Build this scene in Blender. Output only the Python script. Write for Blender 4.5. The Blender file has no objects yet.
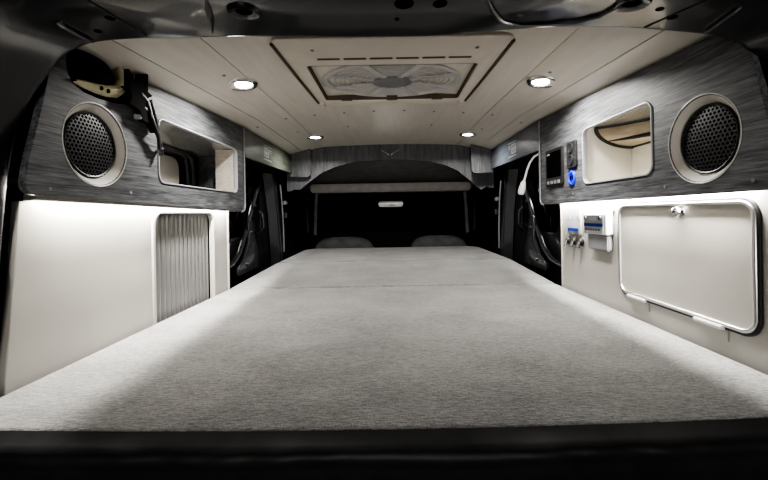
import bpy, bmesh, math, random
from mathutils import Vector, Matrix, noise
random.seed(4)
sc = bpy.context.scene
COL = sc.collection
PI = math.pi
CZ = 0.78                      # eye height above the van floor; shapes below are written relative to it
F, VX, VY = 380.0, 391.0, 213.0   # focal length in pixels, and the vanishing point of the van's axis

# ------------------------------------------------------------------ materials
def nt(name):
    m = bpy.data.materials.new(name); m.use_nodes = True
    n = m.node_tree.nodes; l = m.node_tree.links
    return m, n, l, n['Principled BSDF']

def pm(name, col, rough=.5, metal=0., var=.06, scale=20., bump=0., bscale=80., coat=0., emit=None, estr=0., spec=.5, stretch=(1, 1, 1)):
    m, n, l, b = nt(name)
    b.inputs['Roughness'].default_value = rough
    b.inputs['Metallic'].default_value = metal
    b.inputs['Coat Weight'].default_value = coat
    b.inputs['Coat Roughness'].default_value = .08
    b.inputs['Specular IOR Level'].default_value = spec
    tc = n.new('ShaderNodeTexCoord'); mp = n.new('ShaderNodeMapping')
    mp.inputs['Scale'].default_value = stretch
    l.new(tc.outputs['Object'], mp.inputs['Vector'])
    nz = n.new('ShaderNodeTexNoise'); nz.inputs['Scale'].default_value = scale; nz.inputs['Detail'].default_value = 4
    l.new(mp.outputs['Vector'], nz.inputs['Vector'])
    cr = n.new('ShaderNodeValToRGB')
    cr.color_ramp.elements[0].position = .3; cr.color_ramp.elements[1].position = .7
    cr.color_ramp.elements[0].color = tuple(c*(1-var) for c in col)+(1,)
    cr.color_ramp.elements[1].color = tuple(min(1, c*(1+var)) for c in col)+(1,)
    l.new(nz.outputs['Fac'], cr.inputs['Fac']); l.new(cr.outputs['Color'], b.inputs['Base Color'])
    if bump:
        n2 = n.new('ShaderNodeTexNoise'); n2.inputs['Scale'].default_value = bscale; n2.inputs['Detail'].default_value = 3
        l.new(mp.outputs['Vector'], n2.inputs['Vector'])
        bp = n.new('ShaderNodeBump'); bp.inputs['Strength'].default_value = bump; bp.inputs['Distance'].default_value = .004
        l.new(n2.outputs['Fac'], bp.inputs['Height']); l.new(bp.outputs['Normal'], b.inputs['Normal'])
    if emit:
        b.inputs['Emission Color'].default_value = emit+(1,); b.inputs['Emission Strength'].default_value = estr
    return m

def wood(name, dark, light, axis, rough=.42):
    """brushed grey laminate, its streaks running along AXIS"""
    m, n, l, b = nt(name)
    b.inputs['Roughness'].default_value = rough
    tc = n.new('ShaderNodeTexCoord'); prev = None
    def streak(sl, st, sc_, det):
        mp = n.new('ShaderNodeMapping'); s = [st, st, st]; s[axis] = sl
        mp.inputs['Scale'].default_value = s
        l.new(tc.outputs['Object'], mp.inputs['Vector'])
        z = n.new('ShaderNodeTexNoise'); z.inputs['Scale'].default_value = sc_; z.inputs['Detail'].default_value = det
        z.inputs['Roughness'].default_value = .7
        l.new(mp.outputs['Vector'], z.inputs['Vector']); return z
    a = streak(6, 120, 2.2, 6); c = streak(2.0, 30, 1.6, 3)
    mx = n.new('ShaderNodeMix'); mx.data_type = 'FLOAT'; mx.inputs[0].default_value = .35
    l.new(a.outputs['Fac'], mx.inputs[2]); l.new(c.outputs['Fac'], mx.inputs[3])
    cr = n.new('ShaderNodeValToRGB')
    cr.color_ramp.elements[0].position = .40; cr.color_ramp.elements[1].position = .62
    b.inputs['Specular IOR Level'].default_value = .35
    cr.color_ramp.elements[0].color = dark+(1,); cr.color_ramp.elements[1].color = light+(1,)
    l.new(mx.outputs[0], cr.inputs['Fac']); l.new(cr.outputs['Color'], b.inputs['Base Color'])
    bp = n.new('ShaderNodeBump'); bp.inputs['Strength'].default_value = .25; bp.inputs['Distance'].default_value = .002
    l.new(a.outputs['Fac'], bp.inputs['Height']); l.new(bp.outputs['Normal'], b.inputs['Normal'])
    return m

def fabric(name, c0, c1):
    """woven grey upholstery: fine cross threads plus soft blotches"""
    m, n, l, b = nt(name)
    b.inputs['Roughness'].default_value = .95; b.inputs['Specular IOR Level'].default_value = .15
    b.inputs['Sheen Weight'].default_value = .25; b.inputs['Sheen Roughness'].default_value = .5
    tc = n.new('ShaderNodeTexCoord')
    def nz(s, sc_, det=2):
        mp = n.new('ShaderNodeMapping'); mp.inputs['Scale'].default_value = s
        l.new(tc.outputs['Object'], mp.inputs['Vector'])
        z = n.new('ShaderNodeTexNoise'); z.inputs['Scale'].default_value = sc_; z.inputs['Detail'].default_value = det
        l.new(mp.outputs['Vector'], z.inputs['Vector']); return z
    a = nz((60, 260, 60), 1.6, 3); c = nz((300, 110, 60), 1.5, 2); d = nz((1, 1.6, 1), 7, 3)
    m1 = n.new('ShaderNodeMix'); m1.data_type = 'FLOAT'; m1.inputs[0].default_value = .42
    l.new(a.outputs['Fac'], m1.inputs[2]); l.new(c.outputs['Fac'], m1.inputs[3])
    m2 = n.new('ShaderNodeMix'); m2.data_type = 'FLOAT'; m2.inputs[0].default_value = .22
    l.new(m1.outputs[0], m2.inputs[2]); l.new(d.outputs['Fac'], m2.inputs[3])
    cr = n.new('ShaderNodeValToRGB')
    cr.color_ramp.elements[0].position = .36; cr.color_ramp.elements[1].position = .64
    cr.color_ramp.elements[0].color = c0+(1,); cr.color_ramp.elements[1].color = c1+(1,)
    l.new(m2.outputs[0], cr.inputs['Fac']); l.new(cr.outputs['Color'], b.inputs['Base Color'])
    bp = n.new('ShaderNodeBump'); bp.inputs['Strength'].default_value = .8; bp.inputs['Distance'].default_value = .004
    l.new(m1.outputs[0], bp.inputs['Height']); l.new(bp.outputs['Normal'], b.inputs['Normal'])
    return m

M = dict(
    bed=fabric('grey_weave', (.072, .0715, .070), (.252, .249, .243)),
    wood=wood('grey_laminate', (.042, .043, .047), (.20, .205, .213), 1, .5),
    woodv=wood('grey_laminate_upright', (.05, .052, .056), (.15, .154, .16), 2),
    wood_green=wood('greenish_laminate', (.055, .06, .052), (.125, .14, .108), 1, .35),
    wood_blue=wood('bluish_laminate', (.045, .05, .06), (.10, .115, .138), 1, .35),
    pale_wood=wood('pale_laminate', (.42, .38, .33), (.62, .57, .50), 1),
    edge=pm('grey_edge_band', (.20, .20, .205), .35, var=.1),
    cream=pm('cream_board', (.365, .352, .325), .30, var=.03, scale=6, bump=.04, bscale=30),
    ceil=pm('cream_ceiling_board', (.70, .655, .59), .45, var=.05, scale=8, stretch=(6, .6, 1), bump=.05, bscale=40),
    vent=pm('beige_plastic', (.70, .645, .57), .42, var=.03),
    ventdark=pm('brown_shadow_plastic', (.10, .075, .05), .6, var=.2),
    silver=pm('grey_translucent_plastic', (.52, .51, .50), .35, var=.05),
    white=pm('white_plastic', (.58, .575, .56), .35, var=.02),
    greyp=pm('mid_grey_plastic', (.22, .22, .23), .45, var=.05),
    lgrey=pm('light_grey_plastic', (.33, .335, .35), .4, var=.04),
    blue=pm('blue_stripe', (.012, .04, .26), .4, var=.05),
    ink=pm('dark_ink', (.05, .05, .055), .5, var=.1),
    palemark=pm('pale_print', (.45, .46, .46), .5, var=.1),
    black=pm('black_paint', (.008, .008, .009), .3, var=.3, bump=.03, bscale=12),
    blackm=pm('black_matt', (.012, .012, .013), .75, var=.3),
    pad=pm('black_foam_pad', (.010, .0085, .009), .9, var=.3, spec=.1),
    body=pm('dark_gloss_bodywork', (.014, .0148, .018), .28, var=.15, scale=5, bump=.03, bscale=5, coat=.5),
    blackcloth=pm('black_cloth', (.018, .018, .019), .55, var=.3, bump=.2, bscale=30, spec=.35),
    chrome=pm('polished_metal', (.75, .74, .72), .18, 1., var=.04),
    alu=pm('brushed_frame_metal', (.60, .60, .60), .30, 1., var=.06),
    rubber=pm('black_rubber', (.016, .016, .017), .55, var=.2),
    ribbed=pm('ribbed_grey_shutter', (.20, .198, .195), .28, .4, var=.02),
    grille=pm('black_metal_mesh', (.038, .038, .04), .45, .3, var=.2),
    gloss=pm('glossy_black_lacquer', (.035, .036, .04), .18, var=.2, scale=4, bump=.05, bscale=6, coat=1.),
    liner=pm('bright_cream_liner', (.72, .69, .62), .4, var=.03),
    hole=pm('deep_black', (.002, .002, .002), .9, spec=0),
    ring=pm('warm_white_ring', (.56, .535, .49), .38, var=.03),
    brass=pm('olive_beige_metal', (.58, .53, .36), .38, .1, var=.2, scale=9),
    beige=pm('beige_cove', (.40, .335, .25), .32, .2, var=.15),
    steel=pm('shiny_grey_sheet', (.62, .62, .61), .25, .8, var=.15, scale=9, stretch=(1, .3, 4)),
    seat=pm('dark_seat_cloth', (.10, .10, .105), .9, var=.2, bump=.2),
    shelf=pm('pale_grey_headlining', (.55, .53, .50), .85, var=.1, bump=.1),
    lining=pm('dark_headlining', (.30, .30, .30), .9, var=.15, bump=.15),
    glass=pm('night_glass', (.002, .002, .003), .08, var=.1, spec=.3),
    mirror=pm('mirror_glass', (.8, .85, .85), .05, 1., var=.02),
    lamp=pm('lit_lens', (1, 1, 1), .4, emit=(1, .965, .90), estr=14.),
    led=pm('lit_led_tape', (1, 1, 1), .4, emit=(1, .93, .82), estr=10.),
    bluelit=pm('blue_lit_ring', (.02, .03, .5), .3, emit=(.005, .008, 1.), estr=.45),
    bluedark=pm('blue_lit_centre', (.01, .015, .25), .3, emit=(.005, .01, .7), estr=.3),
    floor=pm('dark_floor_carpet', (.03, .028, .026), .95, var=.3, scale=60, bump=.3),
)

# ------------------------------------------------------------------ builders
ZOFF = 0.
def off(parent):
    while parent is not None and parent.parent is not None: parent = parent.parent
    return Vector(parent.location) if parent is not None and parent.type == 'EMPTY' else Vector((0, 0, 0))

def obj(name, bm, mat, parent=None, smooth=False, angle=35):
    bmesh.ops.remove_doubles(bm, verts=bm.verts, dist=1e-6)
    bmesh.ops.recalc_face_normals(bm, faces=bm.faces)
    bm.transform(Matrix.Translation(Vector((0, 0, CZ+ZOFF)) - off(parent)))
    me = bpy.data.meshes.new(name)
    if smooth:
        for f in bm.faces: f.smooth = True
        for e in bm.edges:
            if len(e.link_faces) == 2 and e.calc_face_angle(0) > math.radians(angle): e.smooth = False
    bm.to_mesh(me); bm.free()
    me.materials.append(M[mat] if isinstance(mat, str) else mat)
    o = bpy.data.objects.new(name, me); COL.objects.link(o)
    if parent is not None: o.parent = parent
    return o

def tag(o, label, cat=None, group=None, kind=None):
    o['label'] = label
    if cat: o['category'] = cat
    if group: o['group'] = group
    if kind: o['kind'] = kind
    return o

def thing(name, label, cat, loc, group=None):
    o = bpy.data.objects.new(name, None); COL.objects.link(o)
    o.empty_display_size = .03
    o.location = (loc[0], loc[1], loc[2]+CZ+ZOFF)
    return tag(o, label, cat, group)

def copy_tree(o, parent=None):
    c = o.copy(); COL.objects.link(c)
    if parent is not None: c.parent = parent
    for ch in list(o.children): copy_tree(ch, c)
    return c

def join(*bms):
    a = bms[0]
    for b in bms[1:]:
        me = bpy.data.meshes.new('tmp'); b.to_mesh(me); b.free(); a.from_mesh(me); bpy.data.meshes.remove(me)
    return a

def box(x0, x1, y0, y1, z0, z1, bev=0., seg=2):
    bm = bmesh.new(); bmesh.ops.create_cube(bm, size=1)
    for v in bm.verts:
        v.co = Vector((x0 if v.co.x < 0 else x1, y0 if v.co.y < 0 else y1, z0 if v.co.z < 0 else z1))
    if bev: bmesh.ops.bevel(bm, geom=list(bm.edges), offset=bev, segments=seg, affect='EDGES', clamp_overlap=True)
    return bm

def tube(path, r, n=8, closed=False):
    bm = bmesh.new(); P = [Vector(p) for p in path]; rings = []
    rr = r if isinstance(r, (list, tuple)) else [r]*len(P)
    up = None
    for i, p in enumerate(P):
        if closed: t = P[(i+1) % len(P)]-P[i-1]
        else: t = P[min(i+1, len(P)-1)]-P[max(i-1, 0)]
        t.normalize()
        if up is None:
            up = Vector((0, 0, 1)) if abs(t.z) < .9 else Vector((1, 0, 0))
        u = (up - t*up.dot(t)).normalized(); w = t.cross(u); up = u
        rings.append([bm.verts.new(p + (u*math.cos(2*PI*k/n)+w*math.sin(2*PI*k/n))*rr[i]) for k in range(n)])
    m = len(rings)
    for i in range(m if closed else m-1):
        a, b = rings[i], rings[(i+1) % m]
        for k in range(n): bm.faces.new((a[k], a[(k+1) % n], b[(k+1) % n], b[k]))
    if not closed:
        bm.faces.new(rings[0]); bm.faces.new(rings[-1])
    return bm

def lathe(prof, c, axis='z', n=32, sx=1., sy=1.):
    """profile of (radius, height) turned about AXIS through C; ends closed when radius is 0"""
    bm = bmesh.new(); rings = []
    for r, h in prof:
        k_ = 1 if r < 1e-6 else n
        ring = []
        for k in range(k_):
            a = 2*PI*k/n; p = (r*math.cos(a)*sx, r*math.sin(a)*sy, h)
            if axis == 'x': p = (p[2], p[0], p[1])
            elif axis == 'y': p = (p[0], p[2], p[1])
            ring.append(bm.verts.new(Vector(c)+Vector(p)))
        rings.append(ring)
    for a, b in zip(rings, rings[1:]):
        if len(a) == 1 and len(b) == 1: continue
        for k in range(n):
            k2 = (k+1) % n
            if len(a) == 1: bm.faces.new((a[0], b[k], b[k2]))
            elif len(b) == 1: bm.faces.new((a[k], a[k2], b[0]))
            else: bm.faces.new((a[k], a[k2], b[k2], b[k]))
    return bm

def rp(pts, rad, n=6):
    """polygon with rounded corners"""
    out = []; m = len(pts)
    for i, p in enumerate(pts):
        r = rad[i] if isinstance(rad, (list, tuple)) else rad
        p = Vector(p); a = Vector(pts[i-1])-p; b = Vector(pts[(i+1) % m])-p
        if r <= 0: out.append(tuple(p)); continue
        an = a.angle(b); d = min(r/math.tan(an/2), a.length*.49, b.length*.49)
        s, e = p+a.normalized()*d, p+b.normalized()*d
        for k in range(n+1):
            t = k/n; out.append(tuple((1-t)**2*s + 2*t*(1-t)*(p*.72+(s+e)*.14) + t*t*e))
    return out

def rect(a0, a1, b0, b1, r=0.): 
    return rp([(a0, b0), (a1, b0), (a1, b1), (a0, b1)], r) if r else [(a0, b0), (a1, b0), (a1, b1), (a0, b1)]

def circ(a, b, r, n=40): return [(a+r*math.cos(2*PI*k/n), b+r*math.sin(2*PI*k/n)) for k in range(n)]

def plate(outer, holes, t, bev=0.):
    """flat sheet with holes, as bmesh in local (a, b, 0..t)"""
    cu = bpy.data.curves.new('sheet', 'CURVE'); cu.dimensions = '2D'; cu.fill_mode = 'BOTH'
    cu.extrude = t/2-bev; cu.bevel_depth = bev; cu.bevel_resolution = 2; cu.offset = -bev
    for poly in [outer]+list(holes):
        s = cu.splines.new('POLY'); s.points.add(len(poly)-1); s.use_cyclic_u = True
        for q, p in zip(s.points, poly): q.co = (p[0], p[1], 0, 1)
    o = bpy.data.objects.new('sheet', cu); COL.objects.link(o)
    dg = bpy.context.evaluated_depsgraph_get(); dg.update()
    me = bpy.data.meshes.new_from_object(o.evaluated_get(dg), depsgraph=dg)
    bm = bmesh.new(); bm.from_mesh(me)
    bpy.data.objects.remove(o); bpy.data.curves.remove(cu); bpy.data.meshes.remove(me)
    for v in bm.verts: v.co.z += t/2
    bmesh.ops.remove_doubles(bm, verts=bm.verts, dist=1e-5)
    return bm

def side(bm, s, X):
    """stand a local (a, b, c) sheet on a side wall: a -> Y, b -> Z, c -> away from the middle of the van"""
    for v in bm.verts: v.co = Vector((s*(X+v.co.z), v.co.x, v.co.y))
    return bm

def front(bm, Y):
    for v in bm.verts: v.co = Vector((v.co.x, Y+v.co.z, v.co.y))
    return bm

def loft(rows, closed=False):
    bm = bmesh.new(); R = [[bm.verts.new(p) for p in row] for row in rows]
    for a, b in zip(R, R[1:]):
        n = len(a)
        for k in range(n if closed else n-1):
            bm.faces.new((a[k], a[(k+1) % n], b[(k+1) % n], b[k]))
    return bm

ROLL = math.radians(1.0)       # the camera is rolled by one degree
def level(px, py):
    u, v = px-VX, py-VY
    return u*math.cos(ROLL)-v*math.sin(ROLL), v*math.cos(ROLL)+u*math.sin(ROLL)
def PX(px, py, X):             # a point of the photograph on the lengthwise plane x = X
    u, v = level(px, py); Y = F*X/u; return Vector((X, Y, -v*Y/F))
def PY(px, py, Y):
    u, v = level(px, py); return Vector((u*Y/F, Y, -v*Y/F))

# ------------------------------------------------------------------ shell
BED = -.273
XC, XP, XW = .56, .62, .735     # overhead faces, lower panel faces, van side skin

tag(obj('floor', box(-XW, XW, .40, 3.3, -.80, -.78), 'floor'), 'dark van floor hidden beneath the bed', kind='structure')
for s, nm in ((-1, 'wall_left'), (1, 'wall_right')):
    b = box(*sorted((s*XW, s*(XW+.02))), .42, 3.3, -.78, .42)
    tag(obj(nm, b, 'blackm'), 'black steel side skin of the van on the %s' % ('left' if s < 0 else 'right'), kind='structure')

def zc(x, y):
    ax = abs(x)
    z = .398 - .010*(min(ax, .385)/.385)**2
    if ax > .385: z -= .042*((ax-.385)/.175)**1.2
    if y < 1.45: z -= .053*(1.45-y)*min(1, ax/.5)**2
    return z

def ceiling_board(x0, x1, nx):
    ys = [.60+.05*i for i in range(37)]
    g = .0012
    rows = []
    for y in ys:
        xs = [x0+g+(x1-x0-2*g)*i/nx for i in range(nx+1)]
        rows.append([(x0+g, y, zc(x0, y)+.012)]+[(x, y, zc(x, y)) for x in xs]+[(x1-g, y, zc(x1, y)+.012)])
    return loft(rows)
cb = ceiling_board(-.385, .385, 16)
for a, b_ in ((-.5, -.385), (.385, .5), (-.585, -.5), (.5, .585)): cb = join(cb, ceiling_board(a, b_, 5))
ceil = obj('ceiling', cb, 'ceil', smooth=True)
tag(ceil, 'cream boarded ceiling of the van with fine lengthwise seams', kind='structure')
back = loft([[(-.72, y, .412), (.72, y, .412)] for y in (.58, 2.42)])
tag(obj('trim_5', back, 'black'), 'dark roof skin above the cream ceiling boards', kind='structure')
scr = None
spots = [(-.53+.1175*i, 1.47+.012*abs(i-4.5)) for i in range(10)] + [(-.425, .98), (-.425, 1.75), (.425, 1.75), (.425, 1.0), (-.19, 1.72), (.19, 1.72)]
for x, y in spots:
    if scr is None:
        scr = obj('screw', lathe([(0, -.003), (.004, -.0025), (.005, 0), (0, .001)], (0, 0, 0), n=10), 'greyp', smooth=True)
        scr.location = (0, 0, 0); scr_me = scr.data; scr_me.transform(Matrix.Translation((0, 0, -CZ))); o = scr
    else:
        o = scr.copy(); COL.objects.link(o)
    o.parent = ceil; o.location = (x, y, zc(x, y)+CZ)

# rear hatch frame: inner lip next to the ceiling, outer lip nearer the eye
inner = [(-16, 520), (-10, 430), (-4, 330), (2, 240), (10, 165), (24, 115), (45, 78), (62, 58), (90, 43), (130, 38), (185, 35.5), (240, 35.5), (300, 36), (391, 36),
         (450, 34), (505, 28.5), (560, 26), (602, 26), (645, 28), (708, 34), (735, 42), (752, 58), (764, 85), (777, 130), (788, 230), (790, 330), (792, 430), (794, 520)]
rows = []
YI, YO = .60, .40
for k, (px, py) in enumerate(inner):
    p = PY(px, py, YI)
    # outward direction of the opening at this place
    q0 = PY(*inner[max(k-1, 0)], YI); q1 = PY(*inner[min(k+1, len(inner)-1)], YI)
    t = (q1-q0).normalized(); nrm = Vector((-t.z, 0, t.x)).normalized()
    if nrm.dot(p) < 0: nrm = -nrm
    corner = 1-abs(abs(nrm.x)-.7)/.7 if .2 < abs(nrm.x) < .98 else 0
    prof = [(.03, .10), (.0, .0), (-.006, -.003), (-.014, -.003), (-.05, .000), (-.085, .003), (-.10, .004), (-.125, .008), (-.16, .025), (-.185, .06), (-.19, .12)]
    up = max(0, nrm.z)
    row = []
    for dy, dn in prof:
        extra = 0
        if up > .6:   # bulges pressed into the header
            xx = p.x
            extra = -.010*math.exp(-((xx-.19)/.05)**2)*math.exp(-((dy+.085)/.05)**2) - .008*math.exp(-((xx+.30)/.035)**2)*math.exp(-((dy+.06)/.06)**2)
        scl = 1-.22*max(0, -dy)/.2*up       # the header leans down toward the eye
        v = Vector((p.x, p.y+dy, p.z)) + nrm*(dn+extra)
        v.z -= .18*max(0, -dy)*up
        row.append(v)
    rows.append(row)
# densify along the path
dense = []
for k in range(len(rows)-1):
    p0, p1, p2, p3 = rows[max(k-1, 0)], rows[k], rows[k+1], rows[min(k+2, len(rows)-1)]
    for i in range(6):
        t = i/6
        dense.append([.5*((2*b)+(c-a)*t+(2*a-5*b+4*c-d)*t*t+(3*b-a-3*c+d)*t**3) for a, b, c, d in zip(p0, p1, p2, p3)])
dense.append(rows[-1])
hatch = obj('trim_1', loft(dense), 'body', smooth=True, angle=50)
tag(hatch, 'dark glossy steel frame around the open tailgate', kind='structure')
obj('tailgate_seal', tube([w[8] for w in dense[::2]], .016, 8), 'rubber', hatch, True)
def on_header(px, py):       # a point of the header skin straight ahead through a pixel of the photograph
    from mathutils.bvhtree import BVHTree
    global _bvh
    if '_bvh' not in globals():
        bm = bmesh.new(); bm.from_mesh(hatch.data); bm.transform(Matrix.Translation((0, 0, -CZ))); _bvh = BVHTree.FromBMesh(bm); bm.free()
    d = PY(px, py, 1).normalized()
    h = _bvh.ray_cast(Vector((0, 0, 0)), d)
    return (h[0], h[1]) if h[0] else (PY(px, py, .5), Vector((0, -.6, -.8)))
def on_skin(bm, px, py, lift=.0):
    p, n = on_header(px, py)
    if n.dot(p) > 0: n = -n
    bm.transform(Matrix.Translation(p+n*lift) @ n.to_track_quat('Z', 'Y').to_matrix().to_4x4()); return bm
for px, py, r in ((244, 11, .019), (632, 3, .021)):
    g = obj('grommet', on_skin(lathe([(r*.55, .001), (r*.75, .003), (r, .004), (r*1.12, .001), (r*1.2, -.004)], (0, 0, 0), n=28), px, py), 'body', hatch, True)
    obj('hole', on_skin(lathe([(0, .0015), (r*.5, .0015), (r*.58, .001)], (0, 0, 0), n=20), px, py), 'hole', g)
for px, py, r in ((404, 3.5, .012), (440, 3.5, .009), (397, 19, .003), (110, 18, .006), (98, 31, .005), (660, 9, .005), (672, 17, .007)):
    obj('hole', on_skin(lathe([(0, .001), (r, .001), (r*1.05, 0)], (0, 0, 0), n=18), px, py), 'hole', hatch)
for a, b in (((56, 21), (93, 41)), ((742, 5), (706, 31))):
    pts = [on_header(a[0]+(b[0]-a[0])*i/8, a[1]+(b[1]-a[1])*i/8)[0] for i in range(9)]
    obj('pressed_rib', tube(pts, [.003]+[.0055]*7+[.003], 8), 'body', hatch, True)
for path in (((486, -6), (493, 10), (503, 20), (520, 24), (545, 23.5), (575, 21), (600, 15), (618, 5), (626, -6)), ((206, -6), (208, 8), (211, 20), (212, 32))):
    pts = [on_header(*q)[0] for q in path]
    obj('pressed_rib', tube(pts, [.002]+[.0045]*(len(pts)-2)+[.002], 8), 'body', hatch, True)
for a, b in (((88, 0), (146, 35)), ((706, 0), (645, 27))):
    pts = [on_header(a[0]+(b[0]-a[0])*i/8, a[1]+(b[1]-a[1])*i/8)[0] for i in range(9)]
    obj('joint_seam', tube(pts, .0016, 6), 'rubber', hatch, True)

# ------------------------------------------------------------------ bed
tag(obj('bed_base', box(-.600, .600, .53, 2.44, -.779, -.372, .008), 'blackm'), 'black bed base box under the grey mattresses', 'bed base')

def front_edge(x): return .474+.013*min(1., (x/.5)**2)
def cushion(y0f, y1, wf, topf, zb, r, nx=70, ny=46, seed=0):
    rows = []
    for j in range(ny+1):
        tj = j/ny; tj = .5-.5*math.cos(PI*tj)*(.35) - (.65*(.5-tj)) if False else tj
        # denser toward the ends
        tj = tj + .10*math.sin(2*PI*tj)*-1
        row = []
        for i in range(nx+1):
            ti = i/nx; ti = ti-.10*math.sin(2*PI*ti)
            y = 0
            x0 = -1+2*ti
            y = y0f(0)+(y1-y0f(0))*tj
            w0, w1 = wf(y)
            x = (w0+w1)/2+(w1-w0)/2*x0
            ya = y0f(x); y = ya+(y1-ya)*tj
            d = min(x-w0, w1-x, y-ya, y1-y)
            z = topf(x, y)
            if d < r: z -= r*(1-math.sqrt(max(0, 1-(1-d/r)**2)))
            z += .0016*noise.noise(Vector((x*5+seed, y*5, 0)))*min(1, d/.05)
            row.append(Vector((x, y, z)))
        rows.append(row)
    bm = loft(rows)
    # side walls
    ring = [rows[0][i] for i in range(nx+1)]+[rows[j][nx] for j in range(1, ny+1)]+[rows[ny][i] for i in range(nx-1, -1, -1)]+[rows[j][0] for j in range(ny-1, 0, -1)]
    low = [Vector((p.x, p.y, zb)) for p in ring]
    wall = loft([ring, low], closed=True)
    wall.faces.new([v for v in list(wall.verts)[len(ring):]])
    return join(bm, wall)

def top_rear(x, y): return BED
def rise(y): return BED+.052*max(0, min(1, (y-1.42)/.95))
m1 = thing('mattress', 'large grey woven mattress nearest the open tailgate with black front band', 'mattress', (0, .95, -.372))
c1 = obj('cushion', cushion(front_edge, 1.415, lambda y: (-.612, .612), top_rear, -.372, .009, seed=1), 'bed', m1, True, 60)
# black band along the front edge
rows = []
for i in range(121):
    x = -.618+1.236*i/120; y = front_edge(max(-.61, min(.61, x)))
    wob = .0035*noise.noise(Vector((x*9, 2.2, 0)))+.002*noise.noise(Vector((x*26, 7, 0)))
    hang = .004*noise.noise(Vector((x*6, 9, 1)))
    rows.append([Vector((x, y+dy-wob*k, BED+dz+hang*k2)) for dy, dz, k, k2 in
                 ((.006, -.0005, 0, 0), (-.002, -.005, .1, 0), (-.010, -.0085, .6, .2), (-.018, -.012, 1.4, .5), (-.023, -.018, 1.6, .8), (-.021, -.026, 1.2, 1), (-.014, -.034, .8, 1), (-.008, -.045, .4, .6), (-.006, -.09, .2, 0), (.004, -.092, .2, 0))])
tag(obj('front_band', loft(rows), 'blackcloth', m1, True, 80), 'black fabric front edge')
def wid(y):
    t = max(0, min(1, (y-1.42)/.5)); u = max(0, min(1, (y-1.95)/.5))
    return (-.612+.022*t+.05*u, .612-.004*t-.07*u)
m2 = thing('mattress', 'middle grey mattress section behind the first cross seam', 'mattress', (0, 1.68, -.372))
obj('cushion', cushion(lambda x: 1.419, 1.945, wid, lambda x, y: rise(y)+.001, -.372, .009, 60, 34, 5), 'bed', m2, True, 60)
m3 = thing('mattress', 'far grey mattress section reaching up to the front seats', 'mattress', (0, 2.2, -.372))
def wid3(y):
    a, b = wid(y); u = max(0, min(1, (y-2.36)/.12)); return (a+.05*u*u, b-.05*u*u)
obj('cushion', cushion(lambda x: 1.949, 2.46, wid3, lambda x, y: rise(y), -.372, .010, 60, 34, 9), 'bed', m3, True, 60)

# ------------------------------------------------------------------ overhead cabinets
TH = .012
def zside(y): return zc(.57, y)
def top_line(y0, y1, n=10):
    return [(y1+(y0-y1)*i/n, zside(y1+(y0-y1)*i/n)-.004) for i in range(n+1)]

# left: notch at its upper near corner, speaker hole, shelf opening
Lsp = (.729, .140); Rsp = (.684, .123); RS = .0785
outl = rp([(.585, .030), (1.457, .005)], 0)
def edge(X, *px): return [(PX(a, b, X).y, PX(a, b, X).z) for a, b in px]
left_outline = (edge(-XC, (25, 180), (26, 188), (30, 193), (38, 194.5)) + [(1.425, .0145)] + [(1.444, .017), (1.454, .0255), (1.457, .040)] +
                [(1.457, zside(1.457)-.004)] + top_line(.868, 1.45, 8) +
                edge(-XC, (143, 82), (140, 94), (134, 102), (126, 104.5), (114, 103), (98, 98), (84, 92), (74, 84), (68.5, 74), (66.5, 64), (66.5, 54), (62, 52), (56, 56), (51, 62), (48, 76), (43, 100), (36, 130), (29, 158)))
Lhole = rect(.917, 1.391, .082, .243, .022)
cabL = thing('overhead_cabinet', 'grey laminate overhead cabinet along the left wall with a dark upper cutout', 'cabinet', (-XC, 1.0, .03))
obj('front_panel', side(plate(left_outline, [circ(*Lsp, RS*.97), Lhole], TH, .0012), -1, XC), 'wood', cabL)
obj('edge_strip', tube([(-XC+.001, 1.456, zside(1.457)-.006), (-XC+.001, 1.4575, .12), (-XC+.001, 1.457, .040), (-XC+.001, 1.452, .026), (-XC+.001, 1.444, .018), (-XC+.001, 1.425, .0155)], .0042, 8), 'edge', cabL, True)
right_outline = ([(.560, .025), (1.395, .021)] + [(1.410, .024), (1.417, .031), (1.4195, .043)] + [(1.4195, zside(1.42)-.004)] + top_line(.665, 1.412, 10) +
                 edge(XC, (722, 36), (734, 40), (744, 47), (751, 57), (760, 87), (768, 116), (774, 140)))
Rhole = rect(.809, 1.103, .072, .233, .022)
cabR = thing('overhead_cabinet', 'grey laminate overhead cabinet along the right wall with display and sockets', 'cabinet', (XC, 1.0, .03))
obj('front_panel', side(plate(right_outline, [circ(*Rsp, RS*.97), Rhole], TH, .0012), 1, XC), 'wood', cabR)
obj('edge_strip', tube([(XC-.001, 1.4185, zside(1.42)-.006), (XC-.001, 1.4195, .15), (XC-.001, 1.4195, .043), (XC-.001, 1.416, .031), (XC-.001, 1.409, .024), (XC-.001, 1.395, .0215)], .0042, 8), 'edge', cabR, True)
# boards of the boxes
def bx(s, x0, x1, *a): return box(*sorted((s*x0, s*x1)), *a)
X1 = .725
obj('bottom_board', bx(-1, XC+TH, X1, .66, 1.452, .062, .071), 'cream', cabL)
obj('bottom_board', bx(1, XC+TH, X1, .64, 1.415, .052, .061), 'cream', cabR)
obj('light_baffle', loft([[(-(XC+TH), y, z), (-.590, y, z), (-.590, y, z+.008), (-(XC+TH), y, z+.008)] for y, z in ((.61, .031), (1.43, .0155))], True), 'cream', cabL)  # unseen return lip, added to set where the LED light ends on the bed
obj('light_baffle', loft([[((XC+TH), y, z), (.6005, y, z), (.6005, y, z+.008), ((XC+TH), y, z+.008)] for y, z in ((.575, .026), (1.39, .022))], True), 'cream', cabR)
obj('end_board', bx(-1, XC+TH, X1, 1.440, 1.452, .060, .325), 'wood', cabL)
obj('end_board', bx(1, XC+TH, X1, 1.404, 1.415, .050, .325), 'wood', cabR)
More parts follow.
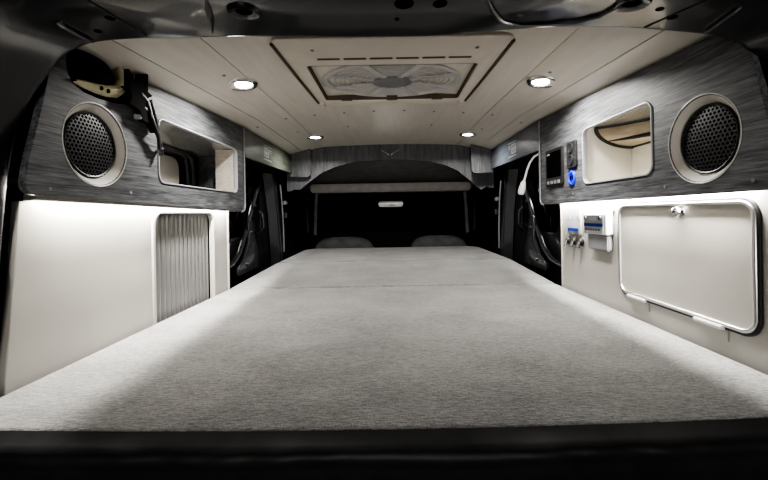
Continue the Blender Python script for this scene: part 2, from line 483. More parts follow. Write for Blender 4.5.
obj('divider', bx(-1, XC+TH, X1, .885, .893, .104, .30), 'blackm', cabL)
obj('divider', bx(1, XC+TH, X1, .787, .795, .104, .30), 'cream', cabR)
# opening rims
def rim(y0, y1, z0, z1, r, s, w=.0035, d=.013):
    o_ = rect(y0, y1, z0, z1, r); i_ = rect(y0+w, y1-w, z0+w, z1-w, r-w)
    return side(plate(o_, [i_], d, .0006), s, XC-.0025)
obj('opening_trim', rim(.917, 1.391, .082, .243, .022, -1), 'lgrey', cabL, True)
obj('opening_trim', rim(.809, 1.103, .072, .233, .022, 1), 'lgrey', cabR, True)
# left shelf opening: bright metal top sheet, pale end board, body pressing with cream inset behind
sl = loft([[(-XC-.012, y, .246), (-.64, y, .241), (-.665, y, .225), (-X1, y, .223)] for y in (.893, 1.15, 1.44)])
obj('top_sheet', sl, 'steel', cabL, True)
obj('shelf_end', bx(-1, XC+.014, .640, 1.392, 1.400, .084, .242), 'pale_wood', cabL)
obj('shelf_floor', bx(-1, XC+.014, X1-.01, .893, 1.392, .0755, .0805), 'cream', cabL)
bp_ = plate(rect(.90, 1.275, .086, .196, .035), [], .006, .002)
tag(obj('back_inset', side(bp_, -1, .708), 'cream', cabL, True), 'cream inset at the back of the opening')
for k, (yy, zz) in enumerate(((1.31, .21), (1.345, .215))):
    pts = [(-.700-.004*k, 1.10, zz), (-.700, yy-.05, zz), (-.700, yy-.015, zz-.012), (-.700, yy, zz-.04), (-.700, yy+.005, .076)]
    obj('body_rib', tube(pts, .009, 8), 'black', cabL, True)
# right shelf opening: cream liner with a beige cove and black gasket at the top
obj('liner_end', bx(1, XC+.014, .712, 1.106, 1.112, .068, .238), 'liner', cabR)
obj('liner_back', bx(1, .704, .711, .795, 1.106, .068, .238), 'liner', cabR)
obj('liner_floor', bx(1, XC+.014, .704, .795, 1.106, .062, .0675), 'liner', cabR)
obj('top_sheet', loft([[(XC+.012, y, .2365), (.60, y, .2360), (.705, y, .2360)] for y in (.796, .95, 1.105)]), 'steel', cabR)
def cove_row(xs, y): return [(xs+(.704-xs)*(1-math.cos(PI/2*i/12)), y, .2355-.0555*math.sin(PI/2*i/12)) for i in range(13)]
crow = [cove_row(*q) for q in ((.698, .80), (.692, .96), (.680, 1.0), (.655, 1.04), (.625, 1.075), (.598, 1.099))]
cv = obj('cove', loft(crow), 'beige', cabR, True)
obj('gasket', tube([(x, 1.101, z-.001) for x, y, z in crow[-1]], .0055, 8), 'rubber', cv, True)
obj('gasket', tube([(.7015, 1.10, .179), (.7015, .95, .180), (.7015, .80, .181)], .0035, 8), 'rubber', cv, True)
obj('gasket', tube([q[0] for q in crow], .0045, 8), 'rubber', cv, True)
obj('gasket', tube([q[6] for q in crow[1:]], [.006, .006, .005, .003, .001], 8), 'rubber', cv, True)
# screws in the fronts
def scr_side(px, py, s, par, X=XC):
    p = PX(px, py, s*X)
    obj('screw', lathe([(0, -s*.0012), (.003, -s*.001), (.0036, 0), (0, .001*s)], p, 'x', 12), 'greyp', par, True)
for q in ((50, 189), (131, 193), (219, 203)): scr_side(*q, -1, cabL)
for q in ((753, 180), (665, 187), (573, 194)): scr_side(*q, 1, cabR)

# ------------------------------------------------------------------ loudspeakers
def speaker(s, cy, cz, label):
    t = thing('loudspeaker', label, 'speaker', (s*XC, cy, cz), 'round loudspeakers in the overhead cabinets')
    pr = [(.0610, .024), (.0610, .017), (.0625, .0155), (.0770, .0005), (.0787, -.0008), (.0799, -.0006), (.0803, .0002), (.0755, .010)]
    obj('ring', lathe([(r, s*h) for r, h in pr], (s*XC, cy, cz), 'x', 64), 'ring', t, True, 40)   # pale sloping surround
    # perforated mesh: hexagon cells with a round hole each
    bm = bmesh.new(); R = .0612; p = .0083
    def dome(a, b): return .0125-.003*(1-(a*a+b*b)/(R*R))
    for r_ in range(-10, 11):
        for c_ in range(-10, 11):
            a = c_*p+(p/2 if r_ % 2 else 0); b = r_*p*math.sqrt(3)/2
            if math.hypot(a, b) > R-.0015: continue
            hexv, hol, dep = [], [], []
            for k in range(12):
                an = 2*PI*k/12+PI/6
                rh = (p/2)/math.cos(((an-PI/6+PI/6) % (PI/3))-PI/6)   # distance to the hexagon's side
                u, w = math.cos(an-PI/6), math.sin(an-PI/6)
                an2 = math.atan2(w, u); rr = (p/2)/math.cos(((an2 % (PI/3)) - PI/6) if True else 0)
                # flat sides face the neighbours at 0, 60, 120 ... degrees
                d2 = ((an2+PI/6) % (PI/3))-PI/6
                rr = (p/2)/math.cos(d2)
                hexv.append((a+u*rr, b+w*rr)); hol.append((a+u*p*.33, b+w*p*.33))
            H = [bm.verts.new((s*(XC+dome(*q)), cy+q[0], cz+q[1])) for q in hexv]
            G = [bm.verts.new((s*(XC+dome(*q)), cy+q[0], cz+q[1])) for q in hol]
            D = [bm.verts.new((s*(XC+dome(*q)+.003), cy+q[0], cz+q[1])) for q in hol]
            for k in range(12):
                k2 = (k+1) % 12
                bm.faces.new((H[k], H[k2], G[k2], G[k])); bm.faces.new((G[k], G[k2], D[k2], D[k]))
    obj('grille', bm, 'grille', t)
    obj('grille_rim', tube([(s*(XC+.0135), cy+.0605*math.cos(2*PI*i/48), cz+.0605*math.sin(2*PI*i/48)) for i in range(48)], .0026, 6, True), 'grille', t, True)
    obj('cone', lathe([(0, s*.026), (.02, s*.025), (.0605, s*.0185), (.0611, s*.0180)], (s*XC, cy, cz), 'x', 40), 'hole', t, True)
speaker(-1, *Lsp, 'round black mesh loudspeaker with pale ring on the left, beneath the dark cutout')
speaker(1, *Rsp, 'round black mesh loudspeaker with pale ring above the right hatch door')

# ------------------------------------------------------------------ stuff in the left cutout
pd = bmesh.new(); bmesh.ops.create_uvsphere(pd, u_segments=32, v_segments=20, radius=1)
for v in pd.verts:
    q = v.co; sgn = lambda a, e: math.copysign(abs(a)**e, a)
    v.co = Vector((-.577+.030*sgn(q.x, .7), .719+.050*sgn(q.y, .7), .2835+.027*sgn(q.z, .7)))
tag(obj('cover_pad', pd, 'pad', smooth=True), 'round black pad filling the cutout above the left loudspeaker', 'pad')
# olive-beige metal bracket curving under and beside the pad
curve = edge(-.56, (73, 82), (84, 88), (95, 93), (107, 97), (118, 98), (126, 93), (127, 80), (122, 70), (117, 60))
wid_ = [.006, .014, .018, .022, .024, .020, .016, .012, .008]
rowsb = []
for i, ((y, z), w) in enumerate(zip(curve, wid_)):
    a = Vector(curve[max(i-1, 0)]); b = Vector(curve[min(i+1, len(curve)-1)]); t = (b-a).normalized(); nn = Vector((-t.y, t.x))
    rowsb.append([(-.562, y, z), (-.554, y+nn.x*w*.3, z+nn.y*w*.3), (-.551, y+nn.x*w*.7, z+nn.y*w*.7), (-.557, y+nn.x*w, z+nn.y*w), (-.575, y+nn.x*w*1.05, z+nn.y*w*1.05)])
br = tag(obj('metal_bracket', loft(rowsb), 'brass', smooth=True), 'olive beige curved metal bracket under the black pad', 'bracket')
for y, z in edge(-.553, (101, 88), (108, 91), (123, 88)):
    obj('hole', lathe([(0, .0035), (.004, .0035), (.0045, 0)], (-.5545, y, z), 'x', 14), 'hole', br)
ht = thing('hinge_arm', 'tangled black hinge arm and cables hanging beside the left cutout', 'hinge', (-.55, .87, .24))
arm = edge(-.545, (127, 69), (131, 75), (133, 84), (138, 80), (138, 74), (146, 74), (146, 92), (151, 96), (145, 99), (143, 108), (150, 114), (156, 120), (158, 130), (153, 133), (148, 124), (141, 121), (138, 111), (133, 107), (127, 104), (130, 96), (127, 86))
obj('arm_plate', side(plate(arm, [], .012, .001), -1, .540), 'pad', ht)
for k in range(4):
    y0, z0 = .852+.006*k, .246-.006*(k % 3)
    pts = [(-.545, .815+.012*k, .285-.012*k), (-.541, y0-.006, z0+.018), (-.538, y0+.006, z0-.02+.004*random.random()), (-.541, .880+.003*k, .200-.004*k), (-.545, .900+.004*(k % 3), .180-.006*k), (-.552, .914+.002*k, .155+.004*k)]
    fine = []
    for i in range(len(pts)-1):
        for q in range(5):
            fine.append(Vector(pts[i]).lerp(Vector(pts[i+1]), q/5)+Vector((0, .003*noise.noise(Vector((k*3.1, i+q/5, 0))), .003*noise.noise(Vector((k*1.7, i+q/5, 5))))))
    fine.append(Vector(pts[-1]))
    obj('cable', tube(fine, .0042 if k % 2 else .003, 7), 'rubber', ht, True)
obj('clip', box(-.557, -.541, .826, .842, .214, .226, .002), 'lgrey', ht)  # pale clips stand in for white glints among the black parts
obj('clip', box(-.553, -.541, .905, .912, .146, .160, .002), 'chrome', ht)

# ------------------------------------------------------------------ lower side cabinets
sideL = thing('side_cabinet', 'cream lower side unit on the left with a ribbed grey shutter', 'cabinet', (-XP, 1.03, -.78))
pan = rp([(.585, -.78), (1.446, -.78), (1.446, .058), (.658, .058), (.655, .032), (.6345, .030), (.604, -.28)], 0)
obj('front_panel', side(plate(pan, [rect(.992, 1.322, -.60, .010, .03)], .014, .0015), -1, XP), 'cream', sideL)
fr = side(plate(rect(.982, 1.332, -.615, .020, .038), [rect(.994, 1.320, -.60, .009, .028)], .012, .003), -1, XP-.004)
obj('shutter_frame', fr, 'cream', sideL, True)
obj('end_trim', tube([(-XP-.004, 1.4405, -.77), (-XP-.004, 1.4405, .0), (-XP-.004, 1.4405, .055)], .0085, 12), 'cream', sideL, True)
rowsr = []
NR = 15; y0, y1 = .985, 1.33
for i in range(NR*8+1):
    y = y0+(y1-y0)*i/(NR*8); ph = (i % 8)/8
    d = .0075*abs(math.sin(PI*ph))**.8
    rowsr.append([(-XP-.0245+d, y, -.60), (-XP-.0245+d, y, .012)])
obj('ribbed_shutter', loft(rowsr), 'ribbed', sideL, True, 75)
obj('carcass', box(-.730, -XP-.026, .66, 1.440, -.78, .055), 'blackm', sideL)

sideR = thing('side_cabinet', 'cream lower side unit on the right with a metal framed hatch', 'cabinet', (XP, 1.0, -.78))
pan = [(.575, -.78), (1.388, -.78), (1.388, .049), (.575, .049)]
DR = (.640, 1.028, -.222, .0125)
obj('front_panel', side(plate(pan, [rect(DR[0]+.012, DR[1]-.012, DR[2]+.012, DR[3]-.012, .02)], .014, .0015), 1, XP), 'cream', sideR)
obj('end_trim', tube([(XP+.004, 1.383, -.77), (XP+.004, 1.383, .0), (XP+.004, 1.383, .047)], .007, 12), 'cream', sideR, True)
obj('carcass', box(XP+.022, .730, .60, 1.380, -.78, .045), 'blackm', sideR)
door = obj('door', side(plate(rect(DR[0]+.007, DR[1]-.007, DR[2]+.007, DR[3]-.007, .020), [], .010, .001), 1, XP-.002), 'cream', sideR)
obj('frame', side(plate(rect(*DR, .027), [rect(DR[0]+.0075, DR[1]-.0075, DR[2]+.0075, DR[3]-.0075, .020)], .010, .003), 1, XP-.008), 'alu', door, True)
obj('seal', side(plate(rect(DR[0]-.005, DR[1]+.005, DR[2]-.005, DR[3]+.005, .031), [rect(DR[0]+.001, DR[1]-.001, DR[2]+.001, DR[3]-.001, .026)], .005, .0015), 1, XP-.0045), 'rubber', door, True)
kp = PX(676, 212, XP-.012); kp.x = XP
obj('knob', lathe([(0, -.018), (.006, -.0175), (.0100, -.015), (.0115, -.011), (.0095, -.008), (.0085, -.004), (.0125, -.003), (.013, 0)], kp, 'x', 28), 'chrome', door, True)
for ya, yb in ((.920, .988), (.705, .772)):
    h = obj('hinge', box(XP-.012, XP-.001, ya, yb, -.2285, -.2205, .0018), 'white', door)
    obj('hinge_leaf', box(XP-.0025, XP-.0003, ya-.004, yb-.012, -.249, -.228, .0006), 'cream', h)

# ------------------------------------------------------------------ LED tapes under the overhead cabinets
for s, y0, y1, wd in ((-1, .665, 1.43, 'left'), (1, .645, 1.385, 'right')):
    xl, zl = (.605, .0615) if s < 0 else (.606, .0515)
    b = bx(s, xl-.004, xl+.004, y0, y1, zl-.003, zl)
    tag(obj('led_strip', b, 'led', None), 'lit LED tape tucked beneath the %s overhead cabinet' % wd, 'light strip')
    L = bpy.data.lights.new('led_glow', 'AREA'); L.shape = 'RECTANGLE'; L.size = .006; L.size_y = y1-y0
    L.energy = 7.2; L.color = (1, .965, .905)
    o = bpy.data.objects.new('led_glow', L); COL.objects.link(o); o.location = (s*xl, (y0+y1)/2, zl-.0045+CZ)

# ------------------------------------------------------------------ controls on the right overhead cabinet
ZOFF = -0.01
dp = thing('control_display', 'black control display with a row of small buttons on the right overhead cabinet', 'display', (XC, 1.29, .155))
obj('bezel', side(plate(rect(1.224, 1.354, .093, .218, .006), [], .008, .0015), 1, XC-.006), 'blackm', dp)
obj('screen', box(XC-.0068, XC-.0055, 1.234, 1.344, .122, .208), 'glass', dp)
for k in range(4):
    y = 1.335-.028*k
    obj('button', box(XC-.0085, XC-.005, y-.009, y+.007, .099, .111, .001), 'greyp', dp)
obj('marking', box(XC-.0072, XC-.0066, 1.318, 1.341, .200, .205), 'palemark', dp)
so = thing('power_socket', 'small black socket plate above the blue lit charger', 'socket', (XC, 1.164, .178))
obj('plate', side(plate(rect(1.134, 1.194, .139, .220, .005), [], .007, .0015), 1, XC-.006), 'blackm', so)
for zz in (.199, .162):
    obj('outlet', lathe([(.0155, -.0015), (.0135, -.003), (.0115, -.0015), (0, -.0012)], (XC-.006, 1.164, zz), 'x', 24), 'rubber', so, True)
ub = thing('usb_charger', 'round blue glowing charger socket beneath the black socket plate', 'charger', (XC, 1.169, .109))
obj('ring', lathe([(.0225, .001), (.0225, -.003), (.020, -.006), (.016, -.006), (.015, -.003)], (XC, 1.169, .109), 'x', 32), 'bluelit', ub, True)
fc = obj('face', lathe([(.0155, -.003), (0, -.003)], (XC, 1.169, .109), 'x', 32), 'bluedark', ub)
for dy in (-.006, .006):
    obj('port', box(XC-.0040, XC-.0028, 1.169+dy-.0035, 1.169+dy+.0035, .103, .115), 'hole', fc)

ZOFF = 0.
# switch plate and charge controller on the lower right panel
ZOFF = -0.011
sw = thing('switch_panel', 'pale switch plate with blue stripe over three toggle switches', 'switch panel', (XP, 1.285, -.03))
obj('plate', side(plate(rect(1.236, 1.331, -.071, .026, .004), [], .006, .001), 1, XP-.0055), 'lgrey', sw)
obj('stripe', box(XP-.0063, XP-.005, 1.248, 1.322, -.060, -.050), 'blue', sw)
for k in range(3):
    y = 1.317-.033*k
    obj('icon', box(XP-.0062, XP-.005, y-.004, y+.004, -.019, -.008), 'greyp', sw)
    y = 1.325-.046*k
    tg = obj('toggle', lathe([(.0135, 0), (.0135, -.004), (.010, -.006), (.007, -.010), (0, -.010)], (XP, y, -.094), 'x', 20), 'rubber', sw, True)
    obj('lever', tube([(XP-.008, y, -.094), (XP-.013, y-.001, -.102), (XP-.016, y-.002, -.112)], [.0035, .0042, .0055], 10), 'rubber', tg, True)
    obj('nut', lathe([(.0155, 0), (.0155, -.0025), (.0125, -.003), (.0125, 0)], (XP, y, -.094), 'x', 6), 'chrome', tg)
co = thing('charge_controller', 'white charge controller with blue stripe and grey terminal cover beside the switch plate', 'controller', (XP, 1.12, -.03))
bod = plate(rp([(XP, .020), (XP-.008, .020), (XP-.022, -.004), (XP-.022, -.062), (XP, -.062)], [.001, .006, .008, .003, .001], 4), [], .124, .003)
for v in bod.verts: v.co = Vector((v.co.x, 1.058+v.co.z, v.co.y))
obj('housing', bod, 'white', co, True)
obj('face_plate', box(XP-.0236, XP-.0215, 1.070, 1.176, -.058, -.006, .0008), 'lgrey', co)
obj('stripe', box(XP-.0244, XP-.023, 1.071, 1.175, -.039, -.030), 'blue', co)
for k in range(6): obj('marking', box(XP-.0242, XP-.023, 1.158-.014*k, 1.166-.014*k, -.051, -.046), 'ink', co)
obj('display', box(XP-.0242, XP-.023, 1.105, 1.145, -.022, -.011), 'palemark', co)
for y in (1.084, 1.166):
    obj('knob', lathe([(.006, 0), (.006, -.004), (0, -.0045)], (XP-.0235, y, -.014), 'x', 16), 'ink', co, True)
obj('terminal_cover', box(XP-.015, XP, 1.064, 1.172, -.108, -.060, .003), 'greyp', co)
obj('mounting_ear', box(XP-.004, XP, 1.048, 1.192, .006, .024, .001), 'white', co)

ZOFF = 0.
# ------------------------------------------------------------------ roof vent with fan grille
ZV = .378
vt = thing('roof_vent', 'square beige roof vent with round fan grille in the ceiling', 'roof vent', (0, 1.08, ZV))
fl = plate(rp([(-.268, .818), (.268, .818), (.250, 1.335), (-.250, 1.335)], .02), [rect(-.219, .219, .972, 1.270, .008)]+[rect(-.184+.0645*k, -.129+.0645*k, .926, .936, .003) for k in range(6)], .014, .004)
for v in fl.verts: v.co.z += ZV
obj('flange', fl, 'vent', vt, True, 40)
for k in range(6): obj('slot_shade', box(-.184+.0645*k, -.129+.0645*k, .926, .936, ZV+.0008, ZV+.010), 'ventdark', vt)  # dark inserts in place of the shade inside the vent's slots
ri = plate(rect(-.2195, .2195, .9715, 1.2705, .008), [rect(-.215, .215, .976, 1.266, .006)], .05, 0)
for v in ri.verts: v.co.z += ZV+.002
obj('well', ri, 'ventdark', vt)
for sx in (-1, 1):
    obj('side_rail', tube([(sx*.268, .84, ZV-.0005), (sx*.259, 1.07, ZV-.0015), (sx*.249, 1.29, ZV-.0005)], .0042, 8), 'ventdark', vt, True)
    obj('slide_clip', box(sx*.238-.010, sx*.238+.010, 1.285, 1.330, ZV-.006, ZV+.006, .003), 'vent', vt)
obj('top_plate', box(-.215, .215, .976, 1.266, ZV+.044, ZV+.050), 'vent', vt)
FC = (0.0, 1.126, ZV+.016)
gr = obj('grille_plate', lathe([(.206, .0), (.206, -.004), (.198, -.008), (.190, -.004), (.190, .0)], FC, 'z', 72, 1, .70), 'silver', vt, True)
for k in range(9):
    r = .066+.0148*k
    obj('ring', tube([(FC[0]+r*math.cos(2*PI*i/72), FC[1]+.70*r*math.sin(2*PI*i/72), FC[2]-.003) for i in range(72)], .0021, 6, True), 'silver', gr, True)
for k in range(8):
    a = 2*PI*(k+.5)/8; w = .10
    c0, c1 = .050, .196
    pts = [(c0, -w*1.6), (c0, w*1.6), (c1, w*.62), (c1, -w*.62)]
    bm = bmesh.new(); lo = []; hi = []
    for r, da in pts:
        x, y = FC[0]+r*math.cos(a+da), FC[1]+.70*r*math.sin(a+da)
        lo.append(bm.verts.new((x, y, FC[2]-.0075))); hi.append(bm.verts.new((x, y, FC[2]-.002)))
    bm.faces.new(lo); bm.faces.new(hi)
    for i in range(4): bm.faces.new((lo[i], lo[(i+1) % 4], hi[(i+1) % 4], hi[i]))
    obj('spoke', bm, 'silver', gr)
obj('hub', lathe([(.060, -.002), (.058, -.009), (.045, -.013), (.02, -.015), (0, -.0155)], FC, 'z', 48, 1, .70), 'greyp', gr, True)
obj('fan_backing', lathe([(.195, .008), (0, .008)], FC, 'z', 48, 1, .70), 'hole', gr)
for x in (-.15, .0, .15): obj('clip', box(x-.018, x+.018, 1.256, 1.268, ZV-.002, ZV+.012, .001), 'ventdark', vt)
for x in (-.185, .195): obj('screw', lathe([(0, -.002), (.004, -.0018), (.0045, .001)], (x, .875, ZV), n=12), 'greyp', vt, True)

vt.location.x += .010

# ------------------------------------------------------------------ downlights
sp = [(-.414, 1.068, 'near left downlight with chrome rim, left of the roof vent'), (.435, 1.072, 'near right downlight with chrome rim, right of the roof vent'),
      (-.376, 1.91, 'far left downlight with chrome rim close to the arched bulkhead'), (.393, 1.90, 'far right downlight with chrome rim close to the arched bulkhead')]
first = None
for x, y, lab in sp:
    if first is None:
        first = t = thing('downlight', lab, 'downlight', (x, y, zc(x, y)), 'round ceiling downlights')
        c = (x, y, zc(x, y))
        obj('rim', lathe([(.029, .004), (.030, -.002), (.034, -.0055), (.041, -.005), (.0445, -.001), (.045, .004)], c, 'z', 40), 'chrome', t, True)
        obj('lens', lathe([(.0295, .001), (.022, -.0025), (.010, -.004), (0, -.0045)], c, 'z', 32), 'lamp', t, True)
    else:
        t = copy_tree(first); t.location = (x, y, zc(x, y)+CZ); t['label'] = lab
    tilt = .4*math.atan2(zc(x-.02, y)-zc(x+.02, y), .04)
    t.rotation_euler = (0, tilt, 0)
    L = bpy.data.lights.new('downlight_beam', 'AREA'); L.shape = 'DISK'; L.size = .05; L.spread = math.radians(155); L.energy = 2.5 if y < 1.5 else 2.0; L.color = (1, .975, .93)
    o = bpy.data.objects.new('downlight_beam', L); COL.objects.link(o); o.location = (x, y, zc(x, y)-.012+CZ)

# ------------------------------------------------------------------ reading lamp on the right cabinet's end
ZOFF = -0.01
rl = thing('reading_lamp', 'white gooseneck reading lamp hanging from the right overhead cabinet end', 'lamp', (.56, 1.43, .22))
gn = [(.575, 1.423, .222), (.563, 1.436, .224), (.548, 1.448, .214), (.534, 1.455, .192), (.524, 1.457, .165), (.517, 1.457, .140), (.511, 1.456, .120)]
obj('gooseneck', tube(gn, .0042, 10), 'white', rl, True)
d = (Vector(gn[-1])-Vector(gn[-2])).normalized()
hd = lathe([(0, -.004), (.006, -.003), (.009, .004), (.0125, .022), (.0135, .040), (.010, .050), (0, .052)], (0, 0, 0), 'z', 24)
hd.transform(Matrix.Translation(Vector(gn[-1])) @ d.to_track_quat('Z', 'Y').to_matrix().to_4x4())
obj('head', hd, 'white', rl, True)
obj('mount', lathe([(.014, 0), (.014, .006), (.008, .010), (0, .010)], (.575, 1.4155, .222), 'y', 20), 'white', rl, True)

ZOFF = 0.
# ------------------------------------------------------------------ front lockers and arched bulkhead
for s, mt, wd, lab in ((-1, 'wood_green', 'left', 'greenish grey front locker above the left side door'), (1, 'wood_blue', 'right', 'bluish grey front locker above the right side door')):
    y0 = 1.462 if s < 0 else 1.424
    Y1 = 2.165 if s < 0 else 2.11
    t = thing('front_locker', lab, 'locker', (s*XC, 1.8, .28))
    obj('side_panel', side(plate([(y0, .226), (Y1, .235), (Y1, zside(2)-.004), (y0, zside(1.5)-.004)], [], .012, .0012), s, XC), mt, t)
    obj('bottom_lip', bx(s, XC+.012, .70, y0, Y1, .238, .250), 'blackm', t)
    xin = .452
    q = [(s*XC*1.02, .215), (s*(xin+.012), .212), (s*xin, .232), (s*xin, .374), (s*XC*1.02, .350)]
    if s > 0: q = q[::-1]
    obj('end_panel', front(plate(rp(q, [0, .02, .02, 0, 0] if s < 0 else [0, 0, .02, .02, 0]), [], .012, .0015), Y1), 'woodv', t)
    # embossed marking: a framed square of crossed lines, a rule above and a rule below
    ym = 1.74; w = XC-.0008
    def mark(ya, yb, za, zb): return bx(s, w, XC+.001, *sorted((ya, yb)), za, zb)
    e = mark(ym-.055, ym+.055, .312, .3145)
    for a in ((ym-.050, ym-.046, .262, .304), (ym+.006, ym+.010, .262, .304), (ym-.050, ym+.010, .262, .2645), (ym-.050, ym+.010, .3015, .304),
              (ym-.030, ym-.026, .262, .304), (ym-.014, ym-.010, .262, .304), (ym-.050, ym+.010, .282, .2845), (ym-.055, ym+.06, .250, .2525), (ym+.022, ym+.055, .298, .3005), (ym+.022, ym+.05, .288, .290)):
        e = join(e, mark(*a))
    obj('printed_marking', e, 'palemark', t)

def arch_top(x): return zc(x, 2.2)+.002
YA = 2.20
# outline from pixels of the inner curve
inn = [(300, 190), (311, 181), (322, 173), (336, 167), (355, 162), (391, 159.5), (427, 161), (446, 165.5), (458, 171), (468, 179), (481, 190)]
ip = [(PY(a, b, YA).x, PY(a, b, YA).z) for a, b in inn]
outer = [(-.60, .135), (-.60, .330)]+[(-.585+1.17*i/20, arch_top(-.585+1.17*i/20)) for i in range(21)]+[(.60, .330), (.60, .135)]
outer += [(.575, .135), (.56, .145)]+ip[::-1]+[(-.56, .145), (-.575, .135)]
arch = tag(obj('arched_bulkhead', front(plate(outer, [], .018, .002), YA), 'woodv'), 'grey laminate arch spanning the roof behind the front seats', 'bulkhead')
e = None
for a in (-1, 1):
    for k in range(3):
        pts = [(a*.006, YA-.0015, .341-.004*k), (a*(.030-.006*k), YA-.0015, .352-.004*k), (a*(.052-.010*k), YA-.0015, .366-.006*k)]
        t_ = tube(pts, .0018, 6); e = t_ if e is None else join(e, t_)
obj('wing_emblem', e, 'palemark', arch)

# cab: roof lining, shelf, windscreen, mirror, seats, pillars
rows = []
for i in range(9):
    y = 2.22+.9*i/8
    rows.append([(x, y, .372-.02*(x/.6)**2-.16*(i/8)**1.6) for x in [-.70+.14*k for k in range(11)]])
tag(obj('trim_2', loft(rows), 'lining', smooth=True), 'dark fabric roof lining over the cab', kind='structure')
sh = box(-.595, .595, 2.80, 3.0, .158, .222, .012, 3)
tag(obj('overhead_shelf', sh, 'shelf', smooth=True), 'pale grey full width shelf above the dark windscreen', 'shelf')
wn = loft([[(-.70, 3.26, -.20), (.70, 3.26, -.20)], [(-.68, 3.02, .30), (.68, 3.02, .30)]])
tag(obj('window_1', wn, 'glass'), 'black night windscreen at the front of the cab', kind='structure')
tag(obj('wall_front', box(-.73, .73, 3.22, 3.3, -.78, -.16), 'blackm'), 'black dashboard wall beneath the windscreen', kind='structure')
mi = thing('rear_view_mirror', 'small rear view mirror hanging in front of the windscreen', 'mirror', (0, 2.86, .065))
def turn(bm):
    bm.transform(Matrix.Translation((0, 2.85, .067)) @ Matrix.Rotation(-.085, 4, 'X') @ Matrix.Translation((0, -2.85, -.067))); return bm
mb = plate(rp([(-.098, .038), (.098, .038), (.106, .096), (-.106, .096)], .02), [], .03, .006)
obj('housing', turn(front(mb, 2.85)), 'blackm', mi, True)
gl = plate(rp([(-.090, .045), (.090, .045), (.097, .089), (-.097, .089)], .016), [], .002, 0)
gl = turn(front(gl, 2.8475))
obj('mirror_glass', gl, 'mirror', mi)
obj('stalk', tube([(0, 2.87, .075), (0, 2.885, .12), (0, 2.90, .1575)], .010, 10), 'blackm', mi, True)
for s, x0, x1, lab in ((-1, -.555, -.115, 'dark cloth front seat on the left beyond the mattress'), (1, .125, .545, 'dark cloth front seat on the right beyond the mattress')):
    t = thing('car_seat', lab, 'car seat', ((x0+x1)/2, 2.72, -.78))
    xc, hw = (x0+x1)/2, (x1-x0)/2
    rows = []
    for i in range(25):
        q = -1+2*i/24; h = (1-abs(q)**4)**.5 if abs(q) < 1 else 0
        x = xc+hw*q; zt = -.290+.127*h
        rows.append([(x, 2.70-.05*h, -.60), (x, 2.655-.02*h, -.33+.08*h), (x, 2.665, zt-.02*h), (x, 2.70, zt), (x, 2.75, zt-.03*h), (x, 2.79, -.60)])
    obj('backrest', loft(rows, True), 'seat', t, True, 60)
    obj('seat_cushion', box(x0+.01, x1-.01, 2.66, 3.14, -.62, -.48, .04, 4), 'seat', t, True)
    obj('plinth', box(x0+.05, x1-.05, 2.70, 3.08, -.78, -.61, .01), 'blackm', t)

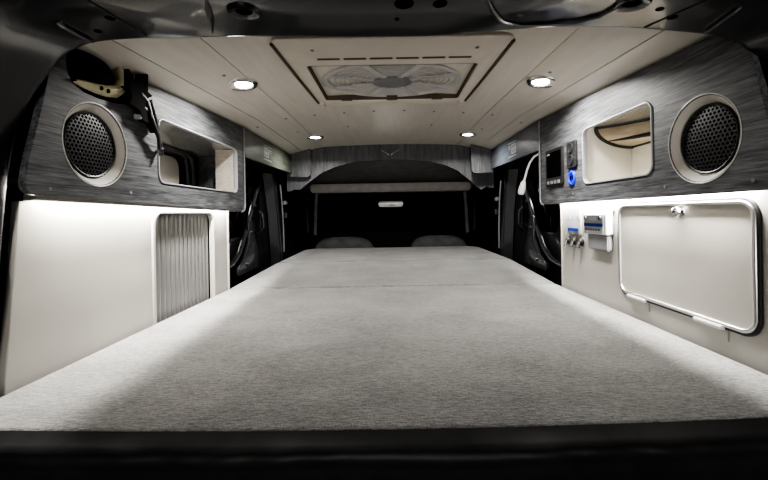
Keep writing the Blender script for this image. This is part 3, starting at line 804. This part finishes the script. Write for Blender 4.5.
# side doors and pillars seen between the cabinets and the cab
for s, i, wd in ((-1, 1, 'left'), (1, 2, 'right')):
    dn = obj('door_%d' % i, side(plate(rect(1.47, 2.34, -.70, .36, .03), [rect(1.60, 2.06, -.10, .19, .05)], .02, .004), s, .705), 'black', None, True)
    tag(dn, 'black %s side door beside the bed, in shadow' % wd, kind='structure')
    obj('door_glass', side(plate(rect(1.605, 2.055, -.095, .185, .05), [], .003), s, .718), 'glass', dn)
    # weather seal sweeping along the sill and up the pillar
    pts = [(s*.690, 1.47, -.225), (s*.690, 1.56, -.222), (s*.690, 1.64, -.21), (s*.690, 1.72, -.17), (s*.690, 1.80, -.08), (s*.690, 1.92, .08), (s*.690, 2.02, .215)]
    obj('door_seal', tube(pts, .011, 10), 'gloss', dn, True)
    obj('door_handle', tube([(s*.690, 1.98, .02), (s*.672, 1.985, .0), (s*.670, 1.99, -.06), (s*.690, 1.995, -.085)], .008, 8), 'gloss', dn, True)
    obj('sill_bracket', side(plate(rp([(1.66, -.27), (1.95, -.265), (1.90, -.15), (1.84, -.02), (1.80, -.02), (1.80, -.13), (1.74, -.20), (1.66, -.235)], .012), [], .016, .005), s, .672), 'gloss', dn, True)
    for q in ((1.76, -.225), (1.83, -.08), (1.88, .05)):
        obj('bolt', lathe([(0, -s*.007), (.007, -s*.006), (.008, 0)], (s*.671, *q), 'x', 12), 'chrome', dn, True)
    pl = loft([[(s*.700, y0_, z), (s*.655, y0_+.02, z), (s*.645, y0_+.05, z), (s*.655, y0_+.09, z), (s*.70, y0_+.12, z)] for y0_, z in ((2.22, -.75), (2.20, -.25), (2.16, 0.), (2.08, .23))])
    pil = obj('trim_%d' % (2+i), pl, 'gloss', None, True)
    tag(pil, 'glossy black door pillar on the %s beside the arch' % wd, kind='structure')
    obj('belt_strip', tube([(s*.640, 2.26, -.22), (s*.634, 2.235, -.08), (s*.63, 2.20, .06), (s*.625, 2.15, .17)], .005, 8), 'greyp', pil, True)
    obj('belt_guide', box(*sorted((s*.622, s*.644)), 2.26, 2.30, .06, .085, .004), 'greyp', pil)
    obj('belt_anchor', box(*sorted((s*.622, s*.644)), 2.27, 2.31, -.02, .015, .004), 'gloss', pil)
    # cab door further on
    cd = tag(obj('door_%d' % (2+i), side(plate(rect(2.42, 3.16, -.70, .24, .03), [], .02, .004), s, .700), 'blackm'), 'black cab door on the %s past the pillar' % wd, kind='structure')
    ap = tube([(s*.575, 2.95, .16), (s*.58, 2.93, .02), (s*.585, 2.92, -.16)], .014, 8)
    obj('pillar_trim', ap, 'lining', cd, True)

# ------------------------------------------------------------------ light, world, camera
w = bpy.data.worlds.new('night'); sc.world = w; w.use_nodes = True
w.node_tree.nodes['Background'].inputs['Color'].default_value = (.75, .82, 1, 1)
w.node_tree.nodes['Background'].inputs['Strength'].default_value = .012
# unseen fill light added behind the van to brighten ceiling, cabinets and frame
L = bpy.data.lights.new('rear_fill_light', 'AREA'); L.shape = 'DISK'; L.size = .9; L.energy = 13; L.color = (1, .95, .9)
o = bpy.data.objects.new('rear_fill_light', L); COL.objects.link(o); o.location = (0, -1.7, CZ-.3)
o.rotation_euler = (Vector((0, .6, CZ+.1))-o.location).to_track_quat('-Z', 'Y').to_euler()

cam = bpy.data.cameras.new('camera'); co_ = bpy.data.objects.new('camera', cam); COL.objects.link(co_)
cam.sensor_width = 36; cam.sensor_fit = 'HORIZONTAL'; cam.lens = 36*F/768
cam.shift_x = (384-VX)/768; cam.shift_y = (VY-240)/768
cam.clip_start = .02
co_.location = (0, 0, CZ); co_.rotation_euler = (Matrix.Rotation(PI/2, 3, 'X') @ Matrix.Rotation(-ROLL, 3, 'Z')).to_euler()
sc.camera = co_
sc.view_settings.view_transform = 'AgX'
sc.view_settings.look = 'AgX - High Contrast'
sc.view_settings.exposure = .80
